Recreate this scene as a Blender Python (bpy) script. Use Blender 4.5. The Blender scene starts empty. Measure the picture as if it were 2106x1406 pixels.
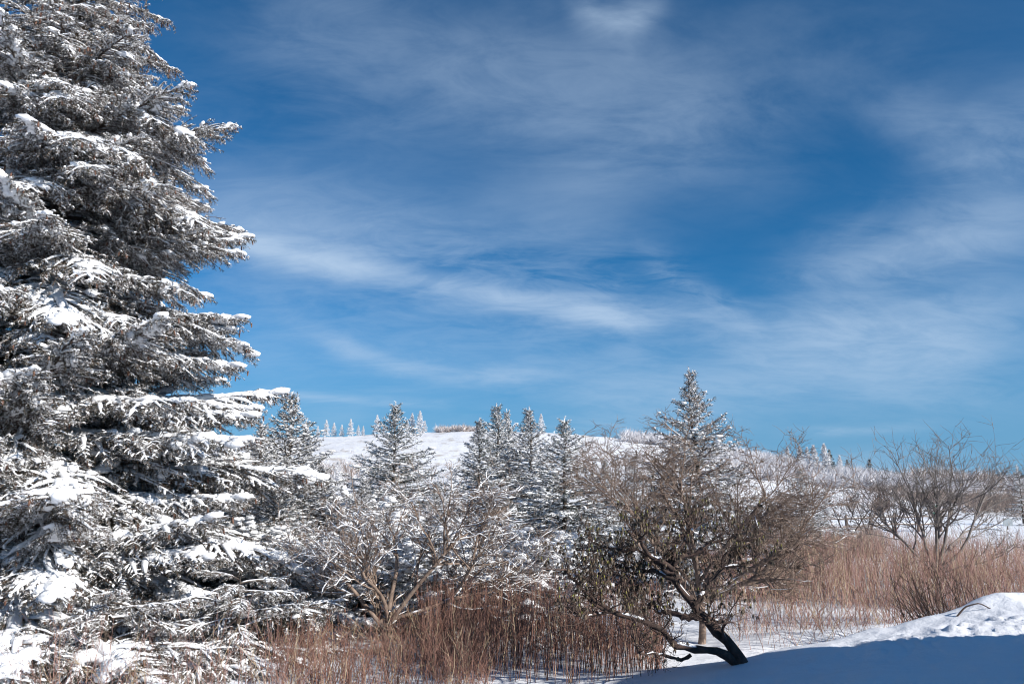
import bpy, math, random
import numpy as np
from mathutils import Vector

# ------------------------------------------------------------------ camera, sky, sun, exposure
sc = bpy.context.scene
EYE = 2.0
FPX = 1638.0                      # focal length in pixels of the 2106 px wide photograph
PITCH = math.atan((1015 - 703) / FPX)
cam_d = bpy.data.cameras.new('camera')
cam = bpy.data.objects.new('camera', cam_d)
sc.collection.objects.link(cam)
cam.location = (0, 0, EYE)
cam.rotation_euler = (math.pi / 2 + PITCH, 0, 0)
cam_d.sensor_width = 36.0
cam_d.lens = FPX / 2106 * 36.0
cam_d.clip_start = 0.1
cam_d.clip_end = 5000
sc.camera = cam

SUN_EL = math.radians(28)
SUN_AZ = math.radians(124)        # clockwise from +Y, seen from above
sun_dir = Vector((math.sin(SUN_AZ) * math.cos(SUN_EL), math.cos(SUN_AZ) * math.cos(SUN_EL), math.sin(SUN_EL)))
sd = bpy.data.lights.new('sun', 'SUN')
sd.energy = 5.0
sd.angle = math.radians(0.5)
sd.color = (1.0, 0.955, 0.89)
sun = bpy.data.objects.new('sun', sd)
sc.collection.objects.link(sun)
sun.rotation_euler = (-sun_dir).to_track_quat('-Z', 'Y').to_euler()
sun.location = (30, -10, 30)

sc.view_settings.view_transform = 'Standard'
sc.view_settings.look = 'None'
sc.view_settings.exposure = 0.45
sc.view_settings.gamma = 1.0
sc.view_settings.use_curve_mapping = False
sc.cycles.max_bounces = 6
sc.cycles.diffuse_bounces = 3
sc.cycles.glossy_bounces = 2
sc.cycles.transparent_max_bounces = 4
sc.cycles.filter_width = 1.1
sc.cycles.use_denoising = True
sc.cycles.denoising_input_passes = 'RGB_ALBEDO_NORMAL'


def ray(px, py):
    u = (px - 1053) / FPX
    v = (703 - py) / FPX
    c, s = math.cos(PITCH), math.sin(PITCH)
    return np.array((u, c - v * s, s + v * c))


def at(px, py, Y):
    d = ray(px, py)
    return np.array((0, 0, EYE)) + d * (Y / d[1])


def azel(px, py):
    d = ray(px, py)
    return math.atan2(d[0], d[1]), math.atan2(d[2], math.hypot(d[0], d[1]))


class NT:
    """little helper to write node trees as expressions"""

    def __init__(self, tree):
        self.t = tree

    def n(self, kind, **kw):
        nd = self.t.nodes.new(kind)
        for k, v in kw.items():
            setattr(nd, k, v)
        return nd

    def put(self, sock, v):
        if hasattr(v, 'links') or isinstance(v, bpy.types.NodeSocket):
            self.t.links.new(v, sock)
        else:
            sock.default_value = v

    def m(self, op, a, b=None, c=None, clamp=False):
        nd = self.n('ShaderNodeMath', operation=op, use_clamp=clamp)
        self.put(nd.inputs[0], a)
        if b is not None:
            self.put(nd.inputs[1], b)
        if c is not None:
            self.put(nd.inputs[2], c)
        return nd.outputs[0]

    def noise(self, vec, scale, detail=4.0, rough=0.55, dist=0.0, col=False):
        nd = self.n('ShaderNodeTexNoise')
        self.put(nd.inputs['Vector'], vec)
        nd.inputs['Scale'].default_value = scale
        nd.inputs['Detail'].default_value = detail
        nd.inputs['Roughness'].default_value = rough
        nd.inputs['Distortion'].default_value = dist
        return nd.outputs['Color' if col else 'Fac']

    def rng(self, v, a, b, c=0.0, d=1.0, smooth=True):
        nd = self.n('ShaderNodeMapRange', interpolation_type='SMOOTHSTEP' if smooth else 'LINEAR')
        self.put(nd.inputs[0], v)
        for i, x in enumerate((a, b, c, d)):
            nd.inputs[i + 1].default_value = x
        return nd.outputs[0]

    def mix(self, f, a, b, blend='MIX'):
        nd = self.n('ShaderNodeMix', data_type='RGBA', blend_type=blend)
        self.put(nd.inputs[0], f)
        self.put(nd.inputs[6], a)
        self.put(nd.inputs[7], b)
        return nd.outputs[2]


world = bpy.data.worlds.new('World')
sc.world = world
world.use_nodes = True
wt = world.node_tree
wt.nodes.clear()
W = NT(wt)
sky = W.n('ShaderNodeTexSky', sky_type='NISHITA', sun_disc=False)
sky.sun_elevation = SUN_EL
sky.sun_rotation = SUN_AZ
sky.altitude = 1500
sky.air_density = 1.0
sky.dust_density = 0.3
sky.ozone_density = 2.5
tc = W.n('ShaderNodeTexCoord').outputs['Generated']
sep = W.n('ShaderNodeSeparateXYZ')
wt.links.new(tc, sep.inputs[0])
X, Y, Z = sep.outputs
AZ = W.m('ARCTAN2', X, Y)
EL = W.m('ARCSINE', Z)
# cirrus seen on a high flat layer: project the direction onto it
zz = W.m('MAXIMUM', W.m('ADD', Z, 0.26), 0.08)
comb = W.n('ShaderNodeCombineXYZ')
W.put(comb.inputs[0], W.m('DIVIDE', X, zz))
W.put(comb.inputs[1], W.m('DIVIDE', Y, zz))
flat = comb.outputs[0]
mp = W.n('ShaderNodeMapping')
wt.links.new(flat, mp.inputs[0])
mp.inputs['Rotation'].default_value = (0, 0, math.radians(-30))
mp.inputs['Scale'].default_value = (0.85, 1.7, 1)
fib = W.noise(mp.outputs[0], 1.35, 8, 0.62, 0.6)           # stretched fibres
soft = W.noise(flat, 1.0, 2, 0.5)                    # broad veils
fine = W.noise(mp.outputs[0], 6.0, 5, 0.66, 0.7)
wob = W.m('MULTIPLY', W.m('SUBTRACT', W.noise(flat, 2.6, 4, 0.6), 0.5), 0.070)
veil = W.m('MULTIPLY', W.rng(soft, 0.46, 0.72), W.rng(fib, 0.32, 0.72))
mask = W.m('MULTIPLY', veil, 0.34)
tex = W.m('ADD', W.m('MULTIPLY', W.rng(fib, 0.30, 0.66), 0.75), W.m('MULTIPLY', W.rng(fine, 0.32, 0.68), 0.38))


def streak(p0, p1, p2, wid, amp, taper=0.06, rag=1.0, solid=0.0):
    """a long cloud band through three sky directions"""
    global mask
    pts = [azel(*p) for p in (p0, p1, p2)]
    A = np.array([[a * a, a, 1] for a, e in pts])
    qa, qb, qc = np.linalg.solve(A, np.array([e for a, e in pts]))
    cur = W.m('ADD', W.m('MULTIPLY', W.m('ADD', W.m('MULTIPLY', AZ, float(qa)), float(qb)), AZ), float(qc))
    d = W.m('SUBTRACT', W.m('SUBTRACT', EL, cur), W.m('MULTIPLY', wob, rag))
    w = wid / FPX
    g = W.m('POWER', 2.718, W.m('MULTIPLY', W.m('MULTIPLY', d, d), -1 / (w * w)))
    a0, a1 = pts[0][0], pts[2][0]
    on = W.m('MULTIPLY', W.rng(AZ, a0 - taper, a0 + taper), W.rng(AZ, a1 + taper, a1 - taper))
    mask = W.m('ADD', mask, W.m('MULTIPLY', W.m('MULTIPLY', g, on), W.m('MULTIPLY', W.m('ADD', W.m('MULTIPLY', tex, 1 - solid), solid), amp)))


streak((440, 490), (850, 572), (1330, 668), 25, 0.56, 0.06, 0.30, 0.6)
streak((430, 470), (850, 560), (1330, 655), 55, 0.26, 0.08, 0.8)
streak((400, 400), (800, 500), (1350, 590), 105, 0.34, 0.12)
streak((1180, 645), (1380, 660), (1560, 640), 38, 0.40, 0.05, 0.6, 0.3)
streak((1330, 540), (1430, 590), (1540, 655), 26, 0.50, 0.03, 0.6)
streak((640, 690), (880, 765), (1120, 775), 20, 0.36, 0.05, 0.5)
streak((560, 808), (720, 822), (900, 832), 9, 0.34, 0.04, 0.15)
streak((1520, 715), (1800, 690), (2120, 640), 62, 0.80, 0.09, 0.8, 0.35)
streak((1640, 590), (1880, 510), (2200, 410), 80, 0.56, 0.10, 1.0, 0.15)
streak((1850, 275), (2000, 290), (2200, 200), 62, 0.40, 0.08)
streak((1195, 40), (1270, 62), (1345, 30), 40, 0.52, 0.035, 2.2)
streak((1640, 890), (1780, 886), (1900, 882), 10, 0.36, 0.05, 0.15)
streak((1250, 810), (1700, 800), (2150, 770), 50, 0.26, 0.12, 0.5)
streak((480, 60), (1000, 160), (1600, 260), 150, 0.30, 0.14)
streak((330, 640), (800, 690), (1500, 780), 150, 0.24, 0.14)
mask = W.m('DIVIDE', mask, W.m('ADD', W.m('MULTIPLY', mask, 0.42), 0.92))
mask = W.m('MINIMUM', mask, 0.95)
mask = W.m('MULTIPLY', mask, W.rng(Z, -0.02, 0.04))
hsv = W.n('ShaderNodeHueSaturation')
wt.links.new(sky.outputs[0], hsv.inputs['Color'])
hsv.inputs['Hue'].default_value = 0.50
hsv.inputs['Saturation'].default_value = 0.98
hsv.inputs['Value'].default_value = 1.0
cloud_col = (3.8, 4.9, 6.3, 1)
skyblue = W.mix(1.0, hsv.outputs[0], (0.11, 0.53, 0.77, 1), 'MULTIPLY')
skyblue = W.mix(W.m('MULTIPLY', W.rng(Z, 0.26, 0.0), 0.85), skyblue, (1.35, 2.75, 4.5, 1))
skycol = W.mix(mask, skyblue, cloud_col)
bg = W.n('ShaderNodeBackground')
wt.links.new(skycol, bg.inputs[0])
bg.inputs[1].default_value = 0.10
world.cycles.sampling_method = 'NONE'
out = W.n('ShaderNodeOutputWorld')
wt.links.new(bg.outputs[0], out.inputs[0])

# ------------------------------------------------------------------ helpers
rng = np.random.default_rng(7)
COL = sc.collection


def tag(o, label=None, cat=None, group=None, kind=None):
    if label:
        o['label'] = label
    if cat:
        o['category'] = cat
    if group:
        o['group'] = group
    if kind:
        o['kind'] = kind
    return o


def empty(name, loc, rz=0.0, scale=1.0):
    o = bpy.data.objects.new(name, None)
    COL.objects.link(o)
    o.location = loc
    o.rotation_euler = (0, 0, rz)
    o.scale = (scale,) * 3
    o.empty_display_size = 0.2
    return o


def place(name, me, parent=None, loc=(0, 0, 0), rot=(0, 0, 0), scale=1.0):
    o = bpy.data.objects.new(name, me)
    COL.objects.link(o)
    o.parent = parent
    o.location = loc
    o.rotation_euler = rot
    o.scale = (scale,) * 3 if not hasattr(scale, '__len__') else scale
    return o


class MB:
    """collects vertices and faces for one mesh"""

    def __init__(self):
        self.v, self.f, self.n = [], [], 0

    def add(self, verts, faces, mat=0, smooth=True):
        verts = np.asarray(verts, dtype=np.float32).reshape(-1, 3)
        if len(verts) == 0:
            return
        self.v.append(verts)
        self.f.append((np.asarray(faces, dtype=np.int32) + self.n, mat, smooth))
        self.n += len(verts)

    def merge(self, other, R=None, t=None):
        for v in other.v:
            w = v if R is None else v @ R.T.astype(np.float32)
            if t is not None:
                w = w + np.asarray(t, dtype=np.float32)
            self.v.append(w)
        for fa, m, s in other.f:
            self.f.append((fa + self.n, m, s))
        self.n += other.n

    def mesh(self, name, mats):
        me = bpy.data.meshes.new(name)
        V = np.concatenate(self.v)
        me.vertices.add(len(V))
        me.vertices.foreach_set('co', V.ravel())
        loops = np.concatenate([fa.ravel() for fa, m, s in self.f]).astype(np.int32)
        sizes = np.concatenate([np.full(len(fa), fa.shape[1], np.int32) for fa, m, s in self.f])
        mi = np.concatenate([np.full(len(fa), m, np.int32) for fa, m, s in self.f])
        sm = np.concatenate([np.full(len(fa), s, bool) for fa, m, s in self.f])
        starts = np.concatenate(([0], np.cumsum(sizes)[:-1])).astype(np.int32)
        me.loops.add(len(loops))
        me.loops.foreach_set('vertex_index', loops)
        me.polygons.add(len(sizes))
        me.polygons.foreach_set('loop_start', starts)
        me.polygons.foreach_set('material_index', mi)
        me.polygons.foreach_set('use_smooth', sm)
        for m in mats:
            me.materials.append(m)
        me.update(calc_edges=True)
        return me


def norm(a):
    return a / np.maximum(np.linalg.norm(a, axis=-1, keepdims=True), 1e-9)


def strip_faces(N, K, S):
    i = np.arange(N)[:, None, None] * K * S
    k = np.arange(K - 1)[None, :, None] * S
    s = np.arange(S)[None, None, :]
    s2 = (s + 1) % S
    a = i + k + s
    b = i + k + s2
    return np.stack((a, b, b + S, a + S), -1).reshape(-1, 4)


def tubes(P, R, S=3):
    """P [N,K,3] paths, R [N,K] radii -> verts, quads (all paths in one go)"""
    N, K, _ = P.shape
    T = norm(np.gradient(P, axis=1))
    ref = np.where(np.abs(T[..., 2:3]) > 0.92, np.array((1.0, 0.13, 0.0)), np.array((0.0, 0.0, 1.0)))
    n1 = norm(np.cross(T, ref))
    n2 = np.cross(T, n1)
    a = np.arange(S) * 2 * np.pi / S
    V = P[:, :, None] + R[:, :, None, None] * (n1[:, :, None] * np.cos(a)[:, None] + n2[:, :, None] * np.sin(a)[:, None])
    return V.reshape(-1, 3), strip_faces(N, K, S)


def snow_tubes(P, Rr, S=6, rise=0.35, flat=0.75):
    """lumpy snow lying along the upper side of paths"""
    N, K, _ = P.shape
    T = norm(np.gradient(P, axis=1))
    n1 = norm(np.cross(T, np.array((0.0, 0.0, 1.0))) + 1e-4)
    a = np.arange(S) * 2 * np.pi / S
    up = np.where(np.sin(a) > 0, flat, flat * 0.45) * np.sin(a)
    V = P[:, :, None] + Rr[:, :, None, None] * (n1[:, :, None] * np.cos(a)[:, None] + np.array((0, 0, 1.0)) * (up + rise)[:, None])
    return V.reshape(-1, 3), strip_faces(N, K, S)


def ellipsoids(C, A, yaw, g, nu=8, nv=5, jit=0.12):
    """lumpy flattened balls: C [N,3] centres, A [N,3] half axes"""
    N = len(C)
    th = np.linspace(0.0, np.pi, nv)
    ph = np.arange(nu) * 2 * np.pi / nu
    st, ct = np.sin(th), np.cos(th)
    U = np.stack((st[:, None] * np.cos(ph), st[:, None] * np.sin(ph), np.repeat(ct[:, None], nu, 1)), -1)
    U[..., :2] = np.where(np.abs(U[..., :2]) < 1e-6, 0, U[..., :2])
    V = U[None] * A[:, None, None, :] * (1 + jit * g.standard_normal((N, nv, nu, 1)))
    c, s = np.cos(yaw)[:, None, None], np.sin(yaw)[:, None, None]
    V = np.stack((V[..., 0] * c - V[..., 1] * s, V[..., 0] * s + V[..., 1] * c, V[..., 2]), -1)
    V = V + C[:, None, None, :]
    return V.reshape(-1, 3), strip_faces(N, nv, nu)


def along(P, dens, g, tmin=0.0):
    """random points on paths, density per metre -> point, tangent"""
    N, K, _ = P.shape
    seg = np.diff(P, axis=1)
    L = np.linalg.norm(seg, axis=2).sum(1)
    cnt = np.maximum(g.poisson(L * dens), 1)
    idx = np.repeat(np.arange(N), cnt)
    t = (tmin + (1 - tmin) * g.random(len(idx))) * (K - 1)
    k = np.minimum(t.astype(int), K - 2)
    f = (t - k)[:, None]
    s = seg[idx, k]
    return P[idx, k] + s * f, norm(s), idx, t / (K - 1)


def needles(p, T, ln, wd, g, spread=0.85):
    r = norm(g.standard_normal(p.shape))
    perp = norm(r - (r * T).sum(1, keepdims=True) * T)
    d = norm(T * 0.55 + perp * spread)
    ln = ln * (0.65 + 0.6 * g.random((len(p), 1)))
    w = norm(np.cross(d, g.standard_normal(p.shape))) * wd * 0.5
    V = np.stack((p - w, p + w, p + d * ln), 1)
    return V, perp[:, 2]


def tri_idx(n):
    return np.arange(n * 3).reshape(-1, 3)


# value noise ---------------------------------------------------
def vnoise(x, y, seed=0):
    xi, yi = np.floor(x).astype(np.int64), np.floor(y).astype(np.int64)
    fx, fy = x - xi, y - yi
    fx, fy = fx * fx * (3 - 2 * fx), fy * fy * (3 - 2 * fy)

    def h(a, b):
        n = (a * 374761393 + b * 668265263 + seed * 974634777) & 0xffffffff
        n = ((n ^ (n >> 13)) * 1274126177) & 0xffffffff
        n = n ^ (n >> 16)
        return (n & 0xffff) / 65535.0
    a, b = h(xi, yi), h(xi + 1, yi)
    c, d = h(xi, yi + 1), h(xi + 1, yi + 1)
    return (a * (1 - fx) + b * fx) * (1 - fy) + (c * (1 - fx) + d * fx) * fy - 0.5


def fbm(x, y, oct=4, seed=0):
    s, a = 0, 1.0
    for o in range(oct):
        s = s + a * vnoise(x * 2 ** o + 17.3 * o, y * 2 ** o - 9.1 * o, seed + o)
        a *= 0.5
    return s


def sstep(x, a, b):
    t = np.clip((x - a) / (b - a), 0, 1)
    return t * t * (3 - 2 * t)


# ------------------------------------------------------------------ materials
def material(name, base, rough=0.8, var=None, vscale=8.0, bump=0.0, bscale=60.0, bdist=0.01, spec=0.3, sub=0.0):
    m = bpy.data.materials.new(name)
    m.use_nodes = True
    t = NT(m.node_tree)
    p = m.node_tree.nodes['Principled BSDF']
    p.inputs['Roughness'].default_value = rough
    p.inputs['Specular IOR Level'].default_value = spec
    co = t.n('ShaderNodeTexCoord').outputs['Object']
    if var is not None:
        f = t.rng(t.noise(co, vscale, 5, 0.6), 0.32, 0.68)
        c = t.mix(f, (*base, 1), (*var, 1))
        m.node_tree.links.new(c, p.inputs['Base Color'])
    else:
        p.inputs['Base Color'].default_value = (*base, 1)
    if bump:
        b = t.n('ShaderNodeBump')
        b.inputs['Strength'].default_value = bump
        b.inputs['Distance'].default_value = bdist
        m.node_tree.links.new(t.noise(co, bscale, 6, 0.65), b.inputs['Height'])
        m.node_tree.links.new(b.outputs[0], p.inputs['Normal'])
    return m


M_SNOW = material('tree_snow', (0.84, 0.85, 0.88), 0.65, (0.88, 0.885, 0.90), 6, 0.6, 55, 0.012)
M_FROST = material('rime_frost', (0.84, 0.84, 0.86), 0.8, (0.68, 0.665, 0.66), 9)
M_NEEDLE = material('spruce_needle', (0.034, 0.040, 0.028), 0.6, (0.080, 0.066, 0.050), 7)
M_NEEDLE2 = material('blue_spruce_needle', (0.050, 0.066, 0.060), 0.6, (0.080, 0.092, 0.080), 4)
M_BARK = material('spruce_bark', (0.060, 0.045, 0.036), 0.9, (0.13, 0.105, 0.088), 14, 1.0, 40, 0.02)
M_TWIG = material('spruce_twig', (0.10, 0.060, 0.038), 0.85, (0.16, 0.105, 0.075), 12)
M_CONE = material('spruce_cone', (0.12, 0.058, 0.040), 0.7, (0.21, 0.115, 0.08), 20, 0.8, 120, 0.01)
M_GREYBARK = material('hawthorn_bark', (0.15, 0.105, 0.080), 0.85, (0.30, 0.225, 0.18), 9, 0.8, 70, 0.008)
M_ASHBARK = material('ash_grey_bark', (0.13, 0.112, 0.10), 0.85, (0.27, 0.235, 0.215), 9, 0.8, 70, 0.008)
M_DARKBARK = material('rhododendron_bark', (0.040, 0.029, 0.025), 0.85, (0.10, 0.064, 0.052), 11, 1.0, 55, 0.012)
M_REDTWIG = material('red_brown_twig', (0.050, 0.036, 0.031), 0.85, (0.14, 0.092, 0.075), 9)
M_LEAF = material('rhododendron_leaf', (0.030, 0.028, 0.017), 0.5, (0.13, 0.085, 0.05), 14, spec=0.4)
M_BUD = material('leaf_bud', (0.30, 0.27, 0.06), 0.6, (0.20, 0.20, 0.05), 9)
M_CANE = material('dry_cane', (0.28, 0.15, 0.12), 0.8, (0.45, 0.29, 0.25), 3.5)
M_RUST = material('rust_cane', (0.18, 0.085, 0.062), 0.8, (0.33, 0.19, 0.145), 3.5)
M_CANE2 = material('dark_cane', (0.10, 0.055, 0.045), 0.8, (0.20, 0.11, 0.085), 3.5)
M_STRAW = material('straw', (0.42, 0.31, 0.19), 0.85, (0.54, 0.43, 0.30), 3)
M_BRUSH = material('far_brush', (0.27, 0.20, 0.165), 0.9, (0.38, 0.31, 0.27), 0.3)
M_RIME = material('far_rime', (0.72, 0.71, 0.73), 0.9, (0.56, 0.54, 0.56), 0.25)
M_WOOD = material('fence_wood', (0.16, 0.125, 0.105), 0.9, (0.25, 0.20, 0.17), 4)


def ground_material():
    m = bpy.data.materials.new('ground_snow')
    m.use_nodes = True
    t = NT(m.node_tree)
    p = m.node_tree.nodes['Principled BSDF']
    p.inputs['Roughness'].default_value = 0.6
    p.inputs['Specular IOR Level'].default_value = 0.25
    co = t.n('ShaderNodeTexCoord').outputs['Object']
    f = t.rng(t.noise(co, 0.35, 6, 0.6), 0.35, 0.7)
    c = t.mix(f, (0.82, 0.84, 0.88, 1), (0.87, 0.875, 0.90, 1))
    m.node_tree.links.new(c, p.inputs['Base Color'])
    h = t.m('ADD', t.m('MULTIPLY', t.noise(co, 3.2, 5, 0.6), 1.0), t.m('MULTIPLY', t.noise(co, 40, 5, 0.7), 0.16))
    b = t.n('ShaderNodeBump')
    b.inputs['Strength'].default_value = 0.55
    b.inputs['Distance'].default_value = 0.06
    m.node_tree.links.new(h, b.inputs['Height'])
    m.node_tree.links.new(b.outputs[0], p.inputs['Normal'])
    return m


def hill_material():
    """snow with sparse dead grass showing through on the bald"""
    m = bpy.data.materials.new('hill_snow')
    m.use_nodes = True
    t = NT(m.node_tree)
    p = m.node_tree.nodes['Principled BSDF']
    p.inputs['Roughness'].default_value = 0.75
    p.inputs['Specular IOR Level'].default_value = 0.15
    co = t.n('ShaderNodeTexCoord').outputs['Object']
    mpn = t.n('ShaderNodeMapping')
    m.node_tree.links.new(co, mpn.inputs[0])
    mpn.inputs['Scale'].default_value = (0.5, 0.22, 1)
    f = t.rng(t.noise(mpn.outputs[0], 0.7, 9, 0.72), 0.50, 0.66)
    c = t.mix(t.m('MULTIPLY', f, 0.75), (0.77, 0.775, 0.80, 1), (0.42, 0.36, 0.30, 1))
    m.node_tree.links.new(c, p.inputs['Base Color'])
    b = t.n('ShaderNodeBump')
    b.inputs['Strength'].default_value = 0.5
    b.inputs['Distance'].default_value = 0.5
    m.node_tree.links.new(t.noise(co, 0.5, 8, 0.65), b.inputs['Height'])
    m.node_tree.links.new(b.outputs[0], p.inputs['Normal'])
    return m


M_GROUND = ground_material()
M_HILL = hill_material()

# ------------------------------------------------------------------ terrain
R_TOP = 170.0
_sky_px = np.array([-900, 0, 400, 640, 800, 950, 1150, 1280, 1400, 1500, 1600, 1700, 1800, 1950, 2106, 2500, 3200.0])
_sky_py = np.array([930, 915, 903, 896, 892, 888, 890, 899, 912, 930, 948, 972, 986, 1002, 1012, 1020, 1022.0])
_th, _e = [], []
for _a, _b in zip(_sky_px, _sky_py):
    _d = ray(_a, _b)
    _th.append(math.atan2(_d[0], _d[1]))
    _e.append(_d[2] / math.hypot(_d[0], _d[1]))
_th, _e = np.array(_th), np.array(_e)


def height(x, y):
    x, y = np.asarray(x, float), np.asarray(y, float)
    r = np.hypot(x, y)
    th = np.arctan2(x, y)
    # meadow
    z = 0.10 * fbm(x * 0.35, y * 0.35, 4, 3) + 0.035 * fbm(x * 1.6, y * 1.6, 3, 9)
    z = z * sstep(r, 0.5, 4)
    # the bald hill
    e = np.interp(th, _th, _e, left=0.01, right=0.0)
    top = EYE + e * R_TOP
    s = sstep(r, 42, R_TOP + 8)
    s = 0.55 * s + 0.45 * np.clip((r - 40) / (R_TOP - 40), 0, 1) ** 1.15
    back = 1 - 0.9 * sstep(r, R_TOP + 10, 520)
    hz = top * s * back
    z = z + hz + sstep(r, 50, 120) * fbm(x * 0.03, y * 0.03, 4, 5) * 1.1 * (top > 4)
    # plowed bank in front on the right
    edge = 9.25 + 0.35 * fbm(x * 0.7, y * 0.2, 3, 21)
    plate = 0.70 * sstep(x, 0.1, 5.6) + 0.05 * np.clip(x - 5.6, 0, 4)
    bank = plate * (1 - sstep(y, edge - 0.15, edge + 0.85)) * sstep(y, -9, -4)
    z = z + bank
    # a low second ridge of snow just beyond the bank, and a smooth pillow with the bent stick
    z = z + 0.20 * np.exp(-((y - 11.0 - 0.12 * x) / 0.55) ** 2) * sstep(x, 2.2, 4.0)
    z = z + 0.20 * np.exp(-(((x - 5.75) / 0.85) ** 2 + ((y - 9.45) / 0.45) ** 2))
    # churned snow on the crest
    ch = np.exp(-(((x - 5.0) / 1.7) ** 2 + ((y - 8.4) / 0.50) ** 2))
    z = z + ch * (0.05 * fbm(x * 4.0, y * 4.0, 3, 33) + 0.09 * np.abs(fbm(x * 9.5, y * 9.5, 3, 34)) + 0.01)
    z = z + sstep(bank, 0.05, 0.4) * (0.05 * fbm(x * 1.3, y * 1.9, 3, 40) + 0.022 * np.minimum(fbm(x * 5, y * 5, 3, 41), 0.12))
    # unseen tall snow heap added right of the view, shaped to shade the bank
    q = 0.559 * x + 0.829 * y
    sl = 0.829 * x - 0.559 * y
    ht = np.interp(q, [-16, -12, -4, 4, 7.0, 8.1, 8.6, 8.9, 9.1, 9.4, 9.8], [0, 2.6, 3.0, 3.1, 3.2, 3.25, 3.2, 3.05, 2.6, 1.4, 0])
    ht = ht + (ht > 0.5) * 0.10 * fbm(q * 0.9, sl * 0.2, 3, 50)
    prof = np.exp(-np.abs((sl - 2.5) / 1.05) ** 3.2)
    z = np.where(ht > 0.01, np.maximum(z, z * 0.3 + ht * prof), z)
    return z


def build_terrain():
    a_f = np.radians(np.concatenate((np.arange(-179, -44, 3.0), np.linspace(-42, 42, 400), np.linspace(42.5, 78, 70), np.arange(80, 181, 3.0))))
    r = np.concatenate(([0.02], np.linspace(0.6, 5.6, 36), np.linspace(5.7, 16, 190), np.geomspace(16.15, 60, 70)))
    r2 = np.concatenate((np.geomspace(60, 260, 90), np.geomspace(264, 3000, 22)))

    def sheet(name, rr, mat):
        A, Rr = np.meshgrid(a_f, rr)
        x, y = np.sin(A) * Rr, np.cos(A) * Rr
        z = height(x, y)
        V = np.stack((x, y, z), -1).reshape(-1, 3)
        n, k = len(a_f), len(rr)
        i = np.arange(k - 1)[:, None] * n
        j = np.arange(n)[None]
        j2 = (j + 1) % n
        F = np.stack((i + j, i + j2, i + n + j2, i + n + j), -1).reshape(-1, 4)[:, ::-1]
        mb = MB()
        mb.add(V, F)
        o = place(name, mb.mesh(name, [mat]))
        o['kind'] = 'structure'
        return o
    sheet('ground', r, M_GROUND)
    sheet('hill', r2, M_HILL)


build_terrain()


def gz(x, y):
    return float(height(np.array([x]), np.array([y]))[0])


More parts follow.
